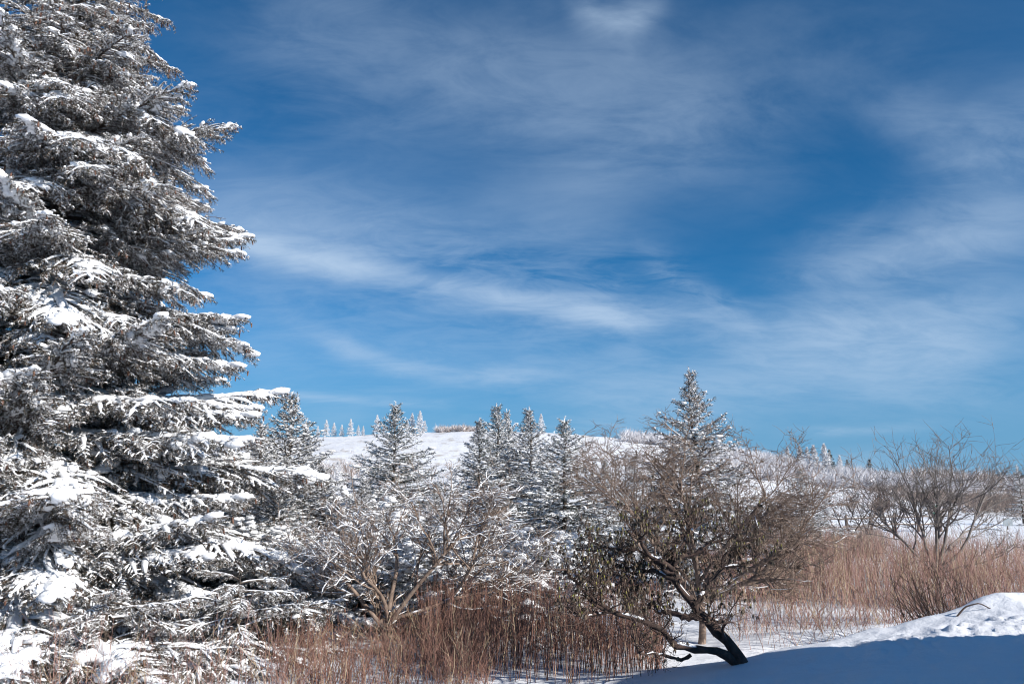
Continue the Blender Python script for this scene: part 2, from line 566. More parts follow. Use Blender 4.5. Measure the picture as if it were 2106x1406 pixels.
# ------------------------------------------------------------------ spruce boughs
def bough(L, seed, pitch=0.0, droop=0.25, lift=0.12, sp=0.075, sp2=0.055, wid=0.42, nd=200, nl=0.026, nw=0.0045,
          snow=1.0, pillow=1.0, frost=0.45, hang=0.3, cones=0, s0=0.14, sides=5, psz=1.0, lod=False):
    """one snow-laden spruce bough along +x. materials: 0 bark 1 twig 2 needle 3 frost 4 snow 5 cone"""
    g = np.random.default_rng(seed)
    mb = MB()
    K = 16
    s = np.linspace(0, 1, K)
    wig = np.cumsum(g.standard_normal(K)) * 0.012 * L
    ax = np.stack((L * s * (1 - 0.06 * s), wig * s, L * (pitch * s - droop * s ** 2 + lift * s ** 3) + np.cumsum(g.standard_normal(K)) * 0.006 * L * s), -1)
    r0 = 0.008 + 0.010 * L
    mb.add(*tubes(ax[None], (r0 * (1 - 0.85 * s))[None], sides), 0)

    def axis_at(t):
        u = t * (K - 1)
        k = np.minimum(u.astype(int), K - 2)
        f = (u - k)[:, None]
        return ax[k] * (1 - f) + ax[k + 1] * f, norm(ax[k + 1] - ax[k])
    # side twigs, both sides
    n = max(4, int(L * (1 - s0) / sp))
    t = np.linspace(s0, 0.985, n)
    t = np.concatenate((t, t + 0.5 * (t[1] - t[0]))).clip(0, 0.99) + 0
    sg = np.concatenate((np.ones(n), -np.ones(n)))
    p, T = axis_at(t)
    ang = np.radians(62 - 24 * t + 9 * g.standard_normal(len(t)))
    env = np.minimum(1.0, (t - s0 * 0.5) / 0.22) * (1.02 - t) ** 0.75
    ln = (wid * L * env * (0.65 + 0.55 * g.random(len(t))) + 0.05 + 0.02 * L)
    side = norm(np.cross(np.array((0, 0, 1.0)), T)) * sg[:, None]
    d = T * np.cos(ang)[:, None] + side * np.sin(ang)[:, None] + np.array((0, 0, 1.0)) * (0.06 + 0.16 * g.standard_normal(len(t)))[:, None]
    d = norm(d)
    K2 = 5
    u = np.linspace(0, 1, K2)
    tw = p[:, None] + d[:, None] * (ln[:, None] * u)[..., None]
    tw[..., 2] -= ln[:, None] * u ** 2 * (0.10 + 0.35 * hang + 0.15 * g.random((len(ln), 1)))
    tw += T[:, None] * (0.18 * ln[:, None] * u ** 2)[..., None]
    if lod:
        mb.add(*tubes(tw[:, ::2], ((0.0035 + 0.006 * ln)[:, None] * (1 - 0.7 * u))[:, ::2], 3), 1)
    else:
        mb.add(*tubes(tw, (0.0035 + 0.006 * ln)[:, None] * (1 - 0.7 * u), 3), 1)
    paths = [tw]
    # secondary twigs
    if sp2 > 0:
        pp, TT, idx, tt = along(tw, 1.0 / sp2 * 2, g, 0.12)
        l2 = (0.34 * ln[idx] * (1.05 - tt) + 0.035) * (0.6 + 0.7 * g.random(len(idx)))
        l2 = np.minimum(l2, 0.28)
        sg2 = np.where(g.random(len(idx)) < 0.5, 1, -1)
        sd2 = norm(np.cross(np.array((0, 0, 1.0)), TT)) * sg2[:, None]
        hg = (g.random(len(idx)) < hang)
        dz = np.where(hg, -1.1 - 0.5 * g.random(len(idx)), 0.05 + 0.22 * g.standard_normal(len(idx)))
        d2 = norm(TT * 0.75 + sd2 * np.where(hg, 0.25, 0.75)[:, None] + np.array((0, 0, 1.0)) * dz[:, None])
        u3 = np.linspace(0, 1, 3)
        tw2 = pp[:, None] + d2[:, None] * (l2[:, None] * u3)[..., None]
        tw2[..., 2] -= 0.12 * l2[:, None] * u3 ** 2
        if not lod:
            mb.add(*tubes(tw2, 0.0028 * np.ones((len(l2), 1)) * (1 - 0.6 * u3), 3), 1)
        paths.append(tw2)
    # needles
    for P in [ax[None, 3:]] + paths:
        q, TT, idx, tt = along(P, nd, g)
        V, up = needles(q, TT, nl, nw, g)
        fi = np.clip(frost * 0.85 + 0.38 * g.standard_normal(len(P)), 0.03, 0.97)[idx]      # whole sprays rimed or bare
        fr = g.random(len(V)) < np.where(up > 0.0, fi, fi * 0.6)
        a, b = V[~fr], V[fr]
        mb.add(a, tri_idx(len(a)), 2, False)
        mb.add(b, tri_idx(len(b)), 3, False)
    # snow lying along twigs: rounded lumps on the flatter ones, stopping short of the tips
    if snow > 0:
        steep = np.abs(norm(tw[:, -1] - tw[:, 0])[:, 2])
        keep = (g.random(len(tw)) < 0.78 * snow) & (steep < 0.62)
        P = tw[keep]
        if len(P):
            e1 = 0.62 + 0.3 * g.random((len(P), 1))
            uu = np.array((0.02, 0.25, 0.5, 0.75, 1.0))[None] * e1 * (K2 - 1)
            kk = np.minimum(uu.astype(int), K2 - 2)
            ff = (uu - kk)[..., None]
            ii = np.arange(len(P))[:, None]
            P = P[ii, kk] * (1 - ff) + P[ii, kk + 1] * ff
            lump = 0.45 + 0.9 * g.random((len(P), K2))
            prof = np.array((0.5, 1.0, 1.0, 0.9, 0.25))
            R = (0.010 + 0.034 * np.minimum(ln[keep], 0.55))[:, None] * lump * prof * (0.8 + 0.4 * snow)
            mb.add(*snow_tubes(P + np.array((0, 0, 0.004)), R, 5 if lod else 6), 4)
        if sp2 > 0:
            keep = (g.random(len(tw2)) < 0.62 * snow) & (~hg)
            P = tw2[keep]
            if len(P):
                P = P[:, :1] + (P - P[:, :1]) * (0.55 + 0.3 * g.random((len(P), 1, 1)))
                R = (0.006 + 0.013 * g.random((len(P), 1))) * np.array((0.8, 1.0, 0.35)) * (0.8 + 0.4 * snow)
                mb.add(*snow_tubes(P + np.array((0, 0, 0.003)), R, 4 if lod else 5), 4)
        # the ridge on the stem
        lump = 0.6 + 0.75 * g.random(K)
        prof = np.minimum(1, np.minimum(s / 0.12, (1 - s) / 0.2)).clip(0.05, 1)
        on = np.where(vnoise(s * 7 * max(L, 0.6) + seed, s * 0 + seed * 1.7, seed) > -0.28, 1, 0.25)
        R = (0.014 + 0.015 * L * min(1.0, L / 2.4)) * lump * prof * on * snow
        mb.add(*snow_tubes(ax[None] + np.array((0, 0, r0 * 0.6)), R[None], 8), 4)
    # snow pillows bridging between twigs
    npil = int(pillow * 13 * L)
    if npil:
        w = tw[g.integers(0, len(tw), npil)]
        f = 0.1 + 0.6 * g.random(npil)
        kk = (f * (K2 - 1)).astype(int)
        C = w[np.arange(npil), kk] + np.array((0, 0, 0.018))
        big = 0.45 + 0.75 * g.random(npil) ** 1.6
        A = np.stack((0.105 * big, 0.066 * big, 0.042 * big), -1) * (0.55 + 0.22 * L) * psz
        mb.add(*ellipsoids(C, A, g.normal(0.0, 0.9, npil), g, 9, 6, 0.15), 4)
    if cones:
        pp, TT, idx, tt = along(tw, 60, g, 0.5)
        sel = g.choice(len(pp), min(cones, len(pp)), replace=False)
        C = pp[sel] - np.array((0, 0, 0.03))
        A = np.stack((0.012 + 0 * sel, 0.012 + 0 * sel, 0.030 + 0.008 * g.random(len(sel))), -1)
        mb.add(*ellipsoids(C, A, g.random(len(sel)) * 6, g, 6, 5, 0.12), 5)
    return mb


SPRUCE_MATS = [M_BARK, M_TWIG, M_NEEDLE, M_FROST, M_SNOW, M_CONE]
SPRUCE_MATS2 = [M_BARK, M_TWIG, M_NEEDLE2, M_FROST, M_SNOW, M_CONE]


def rotz(a):
    c, s = math.cos(a), math.sin(a)
    return np.array(((c, -s, 0), (s, c, 0), (0, 0, 1.0)))


def trunk_mesh(name, H, r0, seed, mat, lean=0.0):
    g = np.random.default_rng(seed)
    K = 24
    s = np.linspace(0, 1, K)
    P = np.stack((np.cumsum(g.standard_normal(K)) * 0.004 * H * s + lean * s, np.cumsum(g.standard_normal(K)) * 0.004 * H * s, H * s - 0.25 * (s == 0)), -1)
    R = r0 * (1 - 0.96 * s) * (1 + 0.35 * np.exp(-s * 22)) * (1 + 0.05 * g.standard_normal(K))
    mb = MB()
    mb.add(*tubes(P[None], R[None], 10), 0)
    return mb.mesh(name, [mat])


# the big spruce on the left: boughs are parts that share a few meshes
def big_spruce(loc, H, prof_z, prof_r, label, seed, count, parts, rz=0.0, cat='tree', name='spruce_tree', r0=0.17, zmin=0.3, inner=0):
    g = np.random.default_rng(seed)
    root = empty(name, loc, 0)
    tag(root, label, cat)
    place('trunk', trunk_mesh('trunk', H, r0, seed, M_BARK), root)
    az = g.random() * 6
    zs = zmin + (H - zmin - 0.12) * (np.linspace(0, 1, count) ** 1.05)
    for i, z in enumerate(zs):
        az += 2.39996 + 0.35 * g.standard_normal()
        L = float(np.interp(z, prof_z, prof_r)) * (0.62 + 0.50 * g.random())
        L = max(L, 0.22)
        j = int(np.argmin([abs(math.log(L / p[1])) + 0.25 * g.random() for p in parts]))
        me, L0 = parts[j]
        tilt = float(g.normal(0.0, 0.20)) + 0.55 * max(0.0, (z / H - 0.80) / 0.2) - 0.06 * max(0.0, 1 - z / 1.2)
        place('branch', me, root, (0, 0, z), (float(g.normal(0, 0.12)), -tilt, az), L / L0)
    for i in range(inner):                       # short inner boughs close to the stem
        z = 1.0 + (H * 0.86 - 1.0) * (i + g.random()) / inner
        me, L0 = parts[2 + int(g.integers(0, 2))]
        k = min(1.0, 0.62 * float(np.interp(z, prof_z, prof_r)) / L0) * (0.7 + 0.4 * g.random())
        place('branch', me, root, (0, 0, z), (float(g.normal(0, 0.2)), float(g.normal(0.1, 0.2)), g.random() * 6.283), k)
    return root


def bough_set():
    out = []
    spec = [  # L pitch droop lift snow pillow frost hang
        (0.45, 0.45, 0.2, 0.05, 0.60, 0.0, 0.80, 0.10),
        (0.85, 0.25, 0.25, 0.10, 0.60, 0.0, 0.78, 0.25),
        (1.30, 0.10, 0.30, 0.18, 0.66, 0.1, 0.74, 0.34),
        (1.30, 0.22, 0.60, 0.20, 0.60, 0.1, 0.72, 0.45),
        (1.80, 0.04, 0.30, 0.18, 0.72, 0.2, 0.68, 0.38),
        (1.90, 0.12, 0.62, 0.26, 0.72, 0.3, 0.64, 0.45),
        (2.20, 0.02, 0.32, 0.16, 0.80, 0.4, 0.62, 0.42),
        (2.35, 0.10, 0.44, 0.12, 0.85, 0.6, 0.58, 0.46),
        (2.60, -0.02, 0.26, 0.22, 0.90, 0.8, 0.56, 0.40),
        (2.90, -0.04, 0.20, 0.14, 0.95, 1.3, 0.54, 0.38),
        (3.10, 0.02, 0.30, 0.12, 1.00, 1.7, 0.52, 0.36),
        (3.30, -0.02, 0.16, 0.10, 1.00, 2.0, 0.52, 0.34),
    ]
    for i, (L, pi, dr, li, sn, pl, fr, hg) in enumerate(spec):
        mb = bough(L, 100 + i, pi, dr, li, sp=0.085, sp2=0.075, wid=0.36 if L > 1 else 0.45, nd=200, nl=0.030, nw=0.0055,
                   snow=sn, pillow=pl, frost=fr, hang=hg, cones=int(7 * L))
        out.append((mb.mesh('branch', SPRUCE_MATS), L))
    return out


BOUGHS = bough_set()
PZ = [0.2, 1.0, 2.0, 3.0, 4.6, 6.4, 7.7, 8.8, 10.0, 11.3]
PR = [4.2, 4.2, 3.8, 3.25, 2.75, 2.6, 2.05, 1.4, 0.9, 0.4]
tx, ty = -6.5, 10.8
big_spruce((tx, ty, gz(tx, ty)), 11.4, PZ, PR, 'tall snow-laden spruce filling the left edge of the photo', 11, 350, BOUGHS, inner=110)
p = at(290, -25, 13.6)
big_spruce((p[0], 13.6, gz(p[0], 13.6)), float(p[2]) + 0.35, [0, 3, 6, 9, 11.0, 12.5], [1.9, 1.7, 1.25, 0.65, 0.3, 0.15],
           'slender spruce whose rimed spire pokes up behind the tall left spruce', 12, 90, BOUGHS, r0=0.12, zmin=3.0)


for k_, (px_, Y_, H_, R_, lab_) in enumerate((
        (10, 8.9, 1.0, 1.9, 'lowest snow-smothered spruce at the bottom left corner'),
        (300, 9.1, 1.0, 2.0, 'low snow-smothered spruce under the boughs of the tall left spruce'),
        (540, 10.0, 1.1, 1.8, 'low snow-smothered spruce at the left end of the rust-brown canes'))):
    x_ = (px_ - 1053) / FPX * Y_ * 1.05
    o_ = big_spruce((x_, Y_, gz(x_, Y_)), H_, [0.0, H_], [R_, 0.5], lab_, 300 + k_, 26, BOUGHS[2:], r0=0.04, zmin=0.16)
    o_['group'] = 'low snow-covered young spruces'


# smaller spruces: crown is one mesh of low-detail boughs
def spruce_crown(H, R, seed, nb, nl, nw, nd, sp, snow, frost, pillow, mats, sp2=0.0, low=0.06, shape=0.85, name='crown', psz=1.0, hang=0.2, tilt=0.10):
    g = np.random.default_rng(seed)
    mb = MB()
    az = g.random() * 6
    for i in range(nb):
        f = low + (1 - low) * ((i + 0.5) / nb) ** 0.9
        z = f * H * 0.985
        L = max(R * (1.02 - f) ** shape * (0.78 + 0.4 * g.random()) * min(1.0, 0.45 + (1 - f) * 3.2), 0.022 * H)
        az += 2.39996 + 0.3 * g.standard_normal()
        z += 0.02 * H * g.standard_normal() * (1 - f)
        b = bough(L, int(g.integers(1, 1 << 30)), pitch=-0.05 + 0.75 * f ** 1.5 + tilt * g.standard_normal(), droop=0.32 * (1 - f), lift=0.16, sp=sp, sp2=sp2, wid=0.46,
                  nd=nd, nl=nl, nw=nw, snow=snow, pillow=pillow, frost=frost, hang=hang, s0=0.06, sides=3, psz=psz, lod=True)
        mb.merge(b, rotz(az), (0, 0, z))
    # needle-clad leader
    P = np.array([[(0, 0, H * 0.90), (0.004 * H, 0, H * 0.96), (0, 0.004 * H, H * 1.02)]])
    q, TT, idx, tt = along(P, nd * 3, g)
    V, up = needles(q, TT, nl, nw, g, 0.7)
    mb.add(V, tri_idx(len(V)), 3, False)
    mb.add(*tubes(P, np.array([[0.008, 0.006, 0.003]]) * H * 0.6, 4), 3)
    return mb.mesh(name, mats)


CROWNS = {}


def young_spruce(px, py_top, Y, key, label, rz, group=None, wide=1.0, base_z=None):
    """plant a tree so that its tip stands at that direction and distance"""
    tip = at(px, py_top, Y)
    z0 = gz(tip[0], Y) if base_z is None else base_z
    me, tr, H0 = CROWNS[key]
    k = (tip[2] - z0) / H0
    root = empty('spruce_tree', (tip[0], Y, z0), rz)
    root.scale = (k * wide, k * wide * 0.9, k)
    root.rotation_euler = (0.035 * math.sin(px * 1.7), 0.035 * math.sin(px * 2.3 + 1), rz)
    tag(root, label, 'tree', group)
    place('trunk', tr, root)
    place('crown', me, root)
    return root


def crown_kind(key, H, R, seed, nb, **kw):
    me = spruce_crown(H, R, seed, nb, **kw)
    CROWNS[key] = (me, trunk_mesh('trunk', H, 0.018 * H, seed, M_BARK), H)


crown_kind('a', 4.6, 2.1, 21, 140, nl=0.060, nw=0.016, nd=44, sp=0.13, sp2=0.21, snow=0.66, frost=0.72, pillow=0.3, mats=SPRUCE_MATS, shape=1.0)
crown_kind('b', 4.6, 1.9, 22, 140, nl=0.060, nw=0.016, nd=44, sp=0.13, sp2=0.21, snow=0.60, frost=0.66, pillow=0.25, mats=SPRUCE_MATS2, shape=1.05)
crown_kind('c', 4.6, 2.25, 23, 140, nl=0.060, nw=0.016, nd=44, sp=0.13, sp2=0.21, snow=0.58, frost=0.58, pillow=0.35, mats=SPRUCE_MATS2, shape=0.98)
crown_kind('d', 1.6, 1.40, 24, 62, nl=0.038, nw=0.010, nd=80, sp=0.105, sp2=0.17, snow=1.0, frost=0.62, pillow=3.0, mats=SPRUCE_MATS, shape=0.6, psz=1.15, tilt=0.24)
crown_kind('e', 4.0, 1.1, 25, 60, nl=0.09, nw=0.022, nd=36, sp=0.12, snow=0.8, frost=0.62, pillow=0.2, mats=SPRUCE_MATS2)

young_spruce(590, 812, 15.0, 'a', 'frost-whitened spruce rising just behind the tall left spruce', 0.4, wide=1.35)
young_spruce(632, 868, 16.5, 'a', 'narrow frosted spruce peeking out beside the frost-whitened spruce', 2.0, wide=0.8)
young_spruce(540, 868, 14.0, 'a', 'frosted spruce pressed against the right edge of the tall left spruce', 4.4, wide=1.25)
young_spruce(665, 960, 14.2, 'a', 'shorter frosted spruce below the two frosted spires', 5.6, wide=1.7)
young_spruce(745, 985, 13.6, 'a', 'broad frosted spruce behind the left half of the bare shrub', 3.1, wide=1.25)
young_spruce(900, 990, 15.5, 'a', 'broad frosted spruce behind the right half of the bare shrub', 1.3, wide=1.3)
young_spruce(575, 985, 12.8, 'c', 'short dark-needled spruce at the skirts of the frosted spires', 0.6, wide=1.5)
young_spruce(815, 832, 22, 'c', 'lone snowy spruce above the bare shrub, in front of the bald hill', 1.1, wide=1.3)
young_spruce(985, 866, 22, 'b', 'shaded left spruce of the cluster in front of the bald hill', 2.0, wide=1.45)
young_spruce(1030, 836, 24, 'b', 'tallest spruce of the cluster in front of the bald hill', 3.3, wide=1.25)
young_spruce(1056, 846, 25.5, 'a', 'spruce tucked behind the tallest one of the hill-front cluster', 0.7, wide=0.8)
young_spruce(1092, 842, 22.5, 'a', 'spruce right of the tallest one in the hill-front cluster', 5.0, wide=1.3)
young_spruce(1156, 864, 18, 'c', 'wide dark snowy spruce at the right end of the cluster', 4.1, wide=1.4)
young_spruce(1247, 945, 28, 'b', 'small bluish spruce right of the hill-front cluster', 0.2, wide=1.1)
young_spruce(1304, 938, 30, 'b', 'small spruce between the cluster and the big bare hawthorn', 2.9, wide=1.1)
young_spruce(1437, 762, 17.5, 'a', 'white-topped spruce standing up out of the big bare hawthorn', 1.7, wide=1.1)
young_spruce(1640, 962, 26, 'c', 'low dark green spruce at the right side of the big hawthorn', 3.6, wide=1.5)
young_spruce(1590, 1040, 21, 'c', 'short dark spruce under the right branches of the big hawthorn', 0.9, wide=1.6)
young_spruce(2092, 958, 48, 'e', 'rime-covered spruce at the right edge of the photo', 0.5, wide=1.1)
# low snow-smothered spruces around the foot of the bare shrub
for px, py, Yd, rz, wd, lab in (
        (520, 1090, 12.2, 0.3, 1.2, 'low snow-smothered spruce at the right skirts of the tall left spruce'),
        (640, 1120, 11.6, 1.5, 1.1, 'low snow-smothered spruce left of the bare shrub trunk'),
        (770, 1085, 12.8, 2.2, 1.3, 'low snow-smothered spruce right behind the bare shrub trunk'),
        (905, 1095, 12.4, 3.0, 1.3, 'low snow-smothered spruce right of the bare shrub trunk'),
        (1030, 1090, 13.2, 4.2, 1.3, 'low snow-smothered spruce below the hill-front cluster'),
        (735, 1030, 15.0, 5.2, 1.1, 'snow-loaded young spruce behind the left arm of the bare shrub'),
        (1130, 1120, 12.0, 2.6, 1.2, 'low snow-smothered spruce just left of the rhododendron leaves')):
    young_spruce(px, py, Yd, 'd', lab, rz, 'low snow-covered young spruces', wd)

# ------------------------------------------------------------------ bare shrubs
def grow(S0, D0, L0, R0, levels, g, K=7):
    """levels: dicts n, ratio, ang, jit, up -> list of (paths, radii)"""
    res = []
    S, D, L, R = S0, D0, L0, R0
    for li, lv in enumerate(levels):
        N = len(S)
        P = np.zeros((N, K, 3))
        P[:, 0] = S
        d = D.copy()
        for k in range(1, K):
            d = norm(d + lv['jit'] * g.standard_normal((N, 3)) + np.array((0, 0, 1.0)) * lv['up'])
            P[:, k] = P[:, k - 1] + d * (L / (K - 1))[:, None]
        tip = lv.get('tip', 0.4)
        Rr = R[:, None] * np.linspace(1, tip, K)
        res.append((P, Rr))
        if li + 1 == len(levels):
            break
        nx = levels[li + 1]
        cnt = np.maximum(g.poisson(nx['n'] * (0.5 + 0.5 * L / L.mean())), nx.get('min', 1))
        idx = np.repeat(np.arange(N), cnt)
        t = (nx.get('t0', 0.2) + (1 - nx.get('t0', 0.2)) * g.random(len(idx)) ** 0.8) * (K - 1)
        k = np.minimum(t.astype(int), K - 2)
        f = (t - k)[:, None]
        sg = P[idx, k + 1] - P[idx, k]
        S = P[idx, k] + sg * f
        T = norm(sg)
        r = g.standard_normal(T.shape)
        perp = norm(r - (r * T).sum(1, keepdims=True) * T)
        a = np.radians(nx['ang'] + 14 * g.standard_normal(len(idx)))[:, None]
        D = norm(T * np.cos(a) + perp * np.sin(a))
        rr = Rr[idx, k]
        L = L[idx] * nx['ratio'] * (0.55 + 0.75 * g.random(len(idx)))
        R = np.maximum(rr * nx.get('rr', 0.6), nx.get('rmin', 0.0018))
    return res


def shrub_mesh(res, mats, snow=0.0, g=None, sides=(7, 6, 5, 4, 3, 3), snow_levels=(0, 1, 2, 3), snow_k=1.5, thin=1.0):
    mb = MB()
    for li, (P, R) in enumerate(res):
        st = 2 if li >= 1 else 1
        mb.add(*tubes(P[:, ::st], R[:, ::st] * thin, sides[min(li, len(sides) - 1)]), 0)
        if snow and li in snow_levels:
            T = norm(P[:, -1] - P[:, 0])
            ok = (np.abs(T[:, 2]) < 0.75) & (g.random(len(P)) < snow)
            if ok.any():
                Q, Rq = P[ok], R[ok]
                lump = (0.4 + 1.0 * g.random(Rq.shape)) * np.array([0.3] + [1] * (P.shape[1] - 2) + [0.2])
                mb.add(*snow_tubes(Q[:, ::st], ((Rq * snow_k + 0.006) * lump)[:, ::st], 5), 1)
    return mb.mesh('branches', mats)


def shrub(name, loc, label, cat, stems, levels, seed, mat=M_GREYBARK, snow=0.0, snow_k=1.5, trunk=None, group=None, thin=1.0, whips=(), zlim=None):
    g = np.random.default_rng(seed)
    root = empty(name, loc)
    tag(root, label, cat, group)
    S, D, L, R = (np.array(x, float) for x in zip(*stems))
    res = grow(S, norm(D), L, R, levels, g)
    if zlim:                                     # twigs thin out above the crown
        for P, Rr in res:
            zz_ = P[..., 2]
            P[..., 2] = np.where(zz_ > zlim, zlim + (zz_ - zlim) * 0.75, zz_)
    mbt = MB()
    mbt.add(*tubes(res[0][0], res[0][1] * thin, 8), 0)
    if snow:
        P, Rr = res[0]
        ok = np.abs(norm(P[:, -1] - P[:, 0])[:, 2]) < 0.7
        P, Rr = P[ok], Rr[ok]
        mbt.add(*snow_tubes(P, Rr * 0.9 * (0.4 + 0.8 * g.random(Rr.shape)) * np.array([0.05] + [1] * (P.shape[1] - 2) + [0.2]), 6), 1)
    if whips:                                    # long single shoots standing clear of the crown
        S, D, L, R = (np.array(x, float) for x in zip(*whips))
        for P, Rr in grow(S, norm(D), L, R, [dict(jit=0.06, up=0.0, tip=0.3), dict(n=4, ratio=0.16, ang=45, jit=0.1, up=0.02, rr=0.6, rmin=0.003)], g):
            mbt.add(*tubes(P, Rr, 4), 0)
    place('trunk', mbt.mesh('trunk', [mat, M_SNOW]), root)
    place('branches', shrub_mesh(res[1:], [mat, M_SNOW], snow, g, (6, 5, 4, 3, 3), (0, 1, 2), snow_k, thin), root)
    return root


HAW = [dict(jit=0.13, up=0.02, tip=0.55),
       dict(n=7, ratio=0.60, ang=40, jit=0.13, up=0.04, rr=0.62, t0=0.30),
       dict(n=7, ratio=0.55, ang=44, jit=0.16, up=0.03, rr=0.60, t0=0.12),
       dict(n=6, ratio=0.50, ang=48, jit=0.18, up=0.02, rr=0.64, rmin=0.0042, t0=0.08),
       dict(n=3, ratio=0.50, ang=50, jit=0.20, up=0.02, rr=0.75, rmin=0.0034, t0=0.1)]

# bare snow-dusted shrub, centre left
p = at(795, 1300, 10.6)
g0 = gz(p[0], 10.6)
shrub('bare_shrub', (p[0], 10.6, g0), 'bare crooked shrub with snow along its branches, above brown canes', 'shrub',
      [((0, 0, -0.1), (0.02, 0.05, 1), 0.75, 0.055), ((0.0, 0, 0.35), (0.75, -0.1, 0.75), 1.5, 0.036), ((0.0, 0, 0.3), (-0.8, 0.0, 0.55), 1.2, 0.034),
       ((0.02, 0.02, 0.55), (0.25, 0.2, 1), 1.0, 0.034), ((0, 0.02, 0.55), (-0.45, 0.15, 1), 0.95, 0.030), ((0.1, 0, 0.45), (1.0, 0.1, 0.25), 1.5, 0.028),
       ((0, 0, 0.5), (-0.1, -0.4, 0.9), 1.0, 0.026), ((0.72, 0.1, -0.1), (0.05, 0.05, 1), 0.9, 0.035), ((0.75, 0.1, 0.6), (0.5, 0, 0.8), 1.1, 0.024)],
      HAW[:4] + [dict(n=1.5, ratio=0.5, ang=50, jit=0.2, up=0.02, rr=0.75, rmin=0.0034, t0=0.1)], 31, snow=0.7, snow_k=1.0, thin=0.9, zlim=1.9,
      whips=[((-0.2, 0, 0.95), (-0.36, 0.1, 1), 1.45, 0.011), ((0.3, 0, 0.95), (0.48, 0.1, 1), 1.45, 0.011)])
# big bare hawthorn in the middle
p = at(1440, 1290, 11.6)
g0 = gz(p[0], 11.6)
shrub('hawthorn', (p[0], 11.6, g0), 'large bare hawthorn spreading in front of the white-topped spruce', 'shrub',
      [((0, 0, -0.1), (0.05, 0, 1), 1.1, 0.06), ((0, 0, 0.5), (-0.5, 0.1, 0.9), 1.65, 0.038), ((0.02, 0, 0.5), (0.6, -0.05, 0.8), 1.6, 0.040),
       ((0, 0.03, 0.7), (0.15, 0.2, 1), 1.6, 0.038), ((0, 0, 0.7), (-0.2, -0.15, 1), 1.55, 0.034), ((0.05, 0, 0.6), (0.95, 0.1, 0.40), 1.65, 0.034),
       ((-0.02, 0, 0.6), (-0.95, 0.1, 0.5), 1.5, 0.030), ((0.05, 0, 0.7), (0.75, 0.2, 0.62), 1.5, 0.032), ((0.0, 0, 0.7), (-0.65, 0.2, 0.75), 1.5, 0.028),
       ((0.0, 0, 0.6), (0.35, -0.3, 0.8), 1.6, 0.030), ((0.0, 0, 0.8), (0.45, 0.1, 0.9), 1.6, 0.026)],
      HAW, 32, snow=0.05, snow_k=0.6, zlim=2.5)
# hawthorn on the right
p = at(1925, 1165, 15.5)
g0 = gz(p[0], 15.5)
shrub('hawthorn', (p[0], 15.5, g0), 'bare grey hawthorn with a dense round crown on the right, standing in the canes', 'shrub',
      [((0, 0, -0.1), (0.0, 0, 1), 0.9, 0.055), ((0, 0, 0.6), (-0.5, 0.1, 1), 1.55, 0.034), ((0.02, 0, 0.6), (0.45, -0.05, 1), 1.75, 0.036),
       ((0, 0.03, 0.7), (0.05, 0.2, 1), 1.6, 0.036), ((0, 0, 0.7), (-0.25, -0.2, 1), 1.5, 0.032), ((0.05, 0, 0.6), (0.9, 0.1, 0.75), 1.8, 0.032),
       ((-0.02, 0, 0.6), (-0.9, 0.1, 0.8), 1.5, 0.030), ((0.02, 0, 0.6), (0.9, 0.0, 0.25), 1.2, 0.024), ((0.0, 0, 0.7), (0.7, 0.3, 1), 1.9, 0.030)],
      HAW[:3] + [dict(n=4.5, ratio=0.5, ang=45, jit=0.16, up=0.03, rr=0.64, rmin=0.0042, t0=0.1)], 33, mat=M_ASHBARK, thin=0.9, zlim=3.4)
# leafless clump low on the right, rising from the edge of the bank
p = at(1965, 1252, 10.4)
g0 = gz(p[0], 10.4)
rs = np.random.default_rng(5)
stems = [((0.25 * rs.standard_normal(), 0.15 * rs.standard_normal(), -0.05), (-0.55 + 0.28 * rs.standard_normal(), 0.1 * rs.standard_normal(), 1), 0.75 + 0.35 * rs.random(), 0.008) for i in range(46)]
shrub('twig_clump', (p[0], 10.4, g0), 'fan of dark thin stems leaning left at the rim of the snow bank', 'shrub', stems,
      [dict(jit=0.07, up=0.02, tip=0.4), dict(n=3, ratio=0.42, ang=28, jit=0.12, up=0.03, rr=0.6, t0=0.3), dict(n=2, ratio=0.5, ang=35, jit=0.15, up=0.02, rr=0.7, rmin=0.0016)],
      34, mat=M_DARKBARK)
SMALL = [dict(jit=0.10, up=0.05, tip=0.5), dict(n=5, ratio=0.6, ang=40, jit=0.18, up=0.08, rr=0.6, t0=0.3), dict(n=4, ratio=0.55, ang=42, jit=0.2, up=0.04, rr=0.7, rmin=0.007)]
for px, py, Yd, hgt, sd_, lab in ((1738, 1118, 30, 1.5, 41, 'small V-shaped bare tree in front of the rail fence, left of two'),
                                  (1783, 1100, 36, 1.5, 42, 'small bare bush at the middle of the rail fence'),
                                  (1838, 1098, 37, 1.4, 43, 'small bare bush at the right end of the rail fence')):
    p = at(px, py, Yd)
    shrub('bare_bush', (p[0], Yd, gz(p[0], Yd)), lab, 'shrub',
          [((0, 0, -0.1), (0.0, 0, 1), 0.4 * hgt, 0.045), ((0, 0, 0.2), (-0.8, 0.1, 0.9), hgt, 0.03), ((0, 0, 0.2), (0.75, 0, 1), hgt, 0.03),
           ((0, 0, 0.35), (-0.15, 0.2, 1), hgt, 0.028), ((0, 0, 0.3), (0.3, -0.2, 1), hgt, 0.025)], SMALL, sd_, mat=M_DARKBARK)

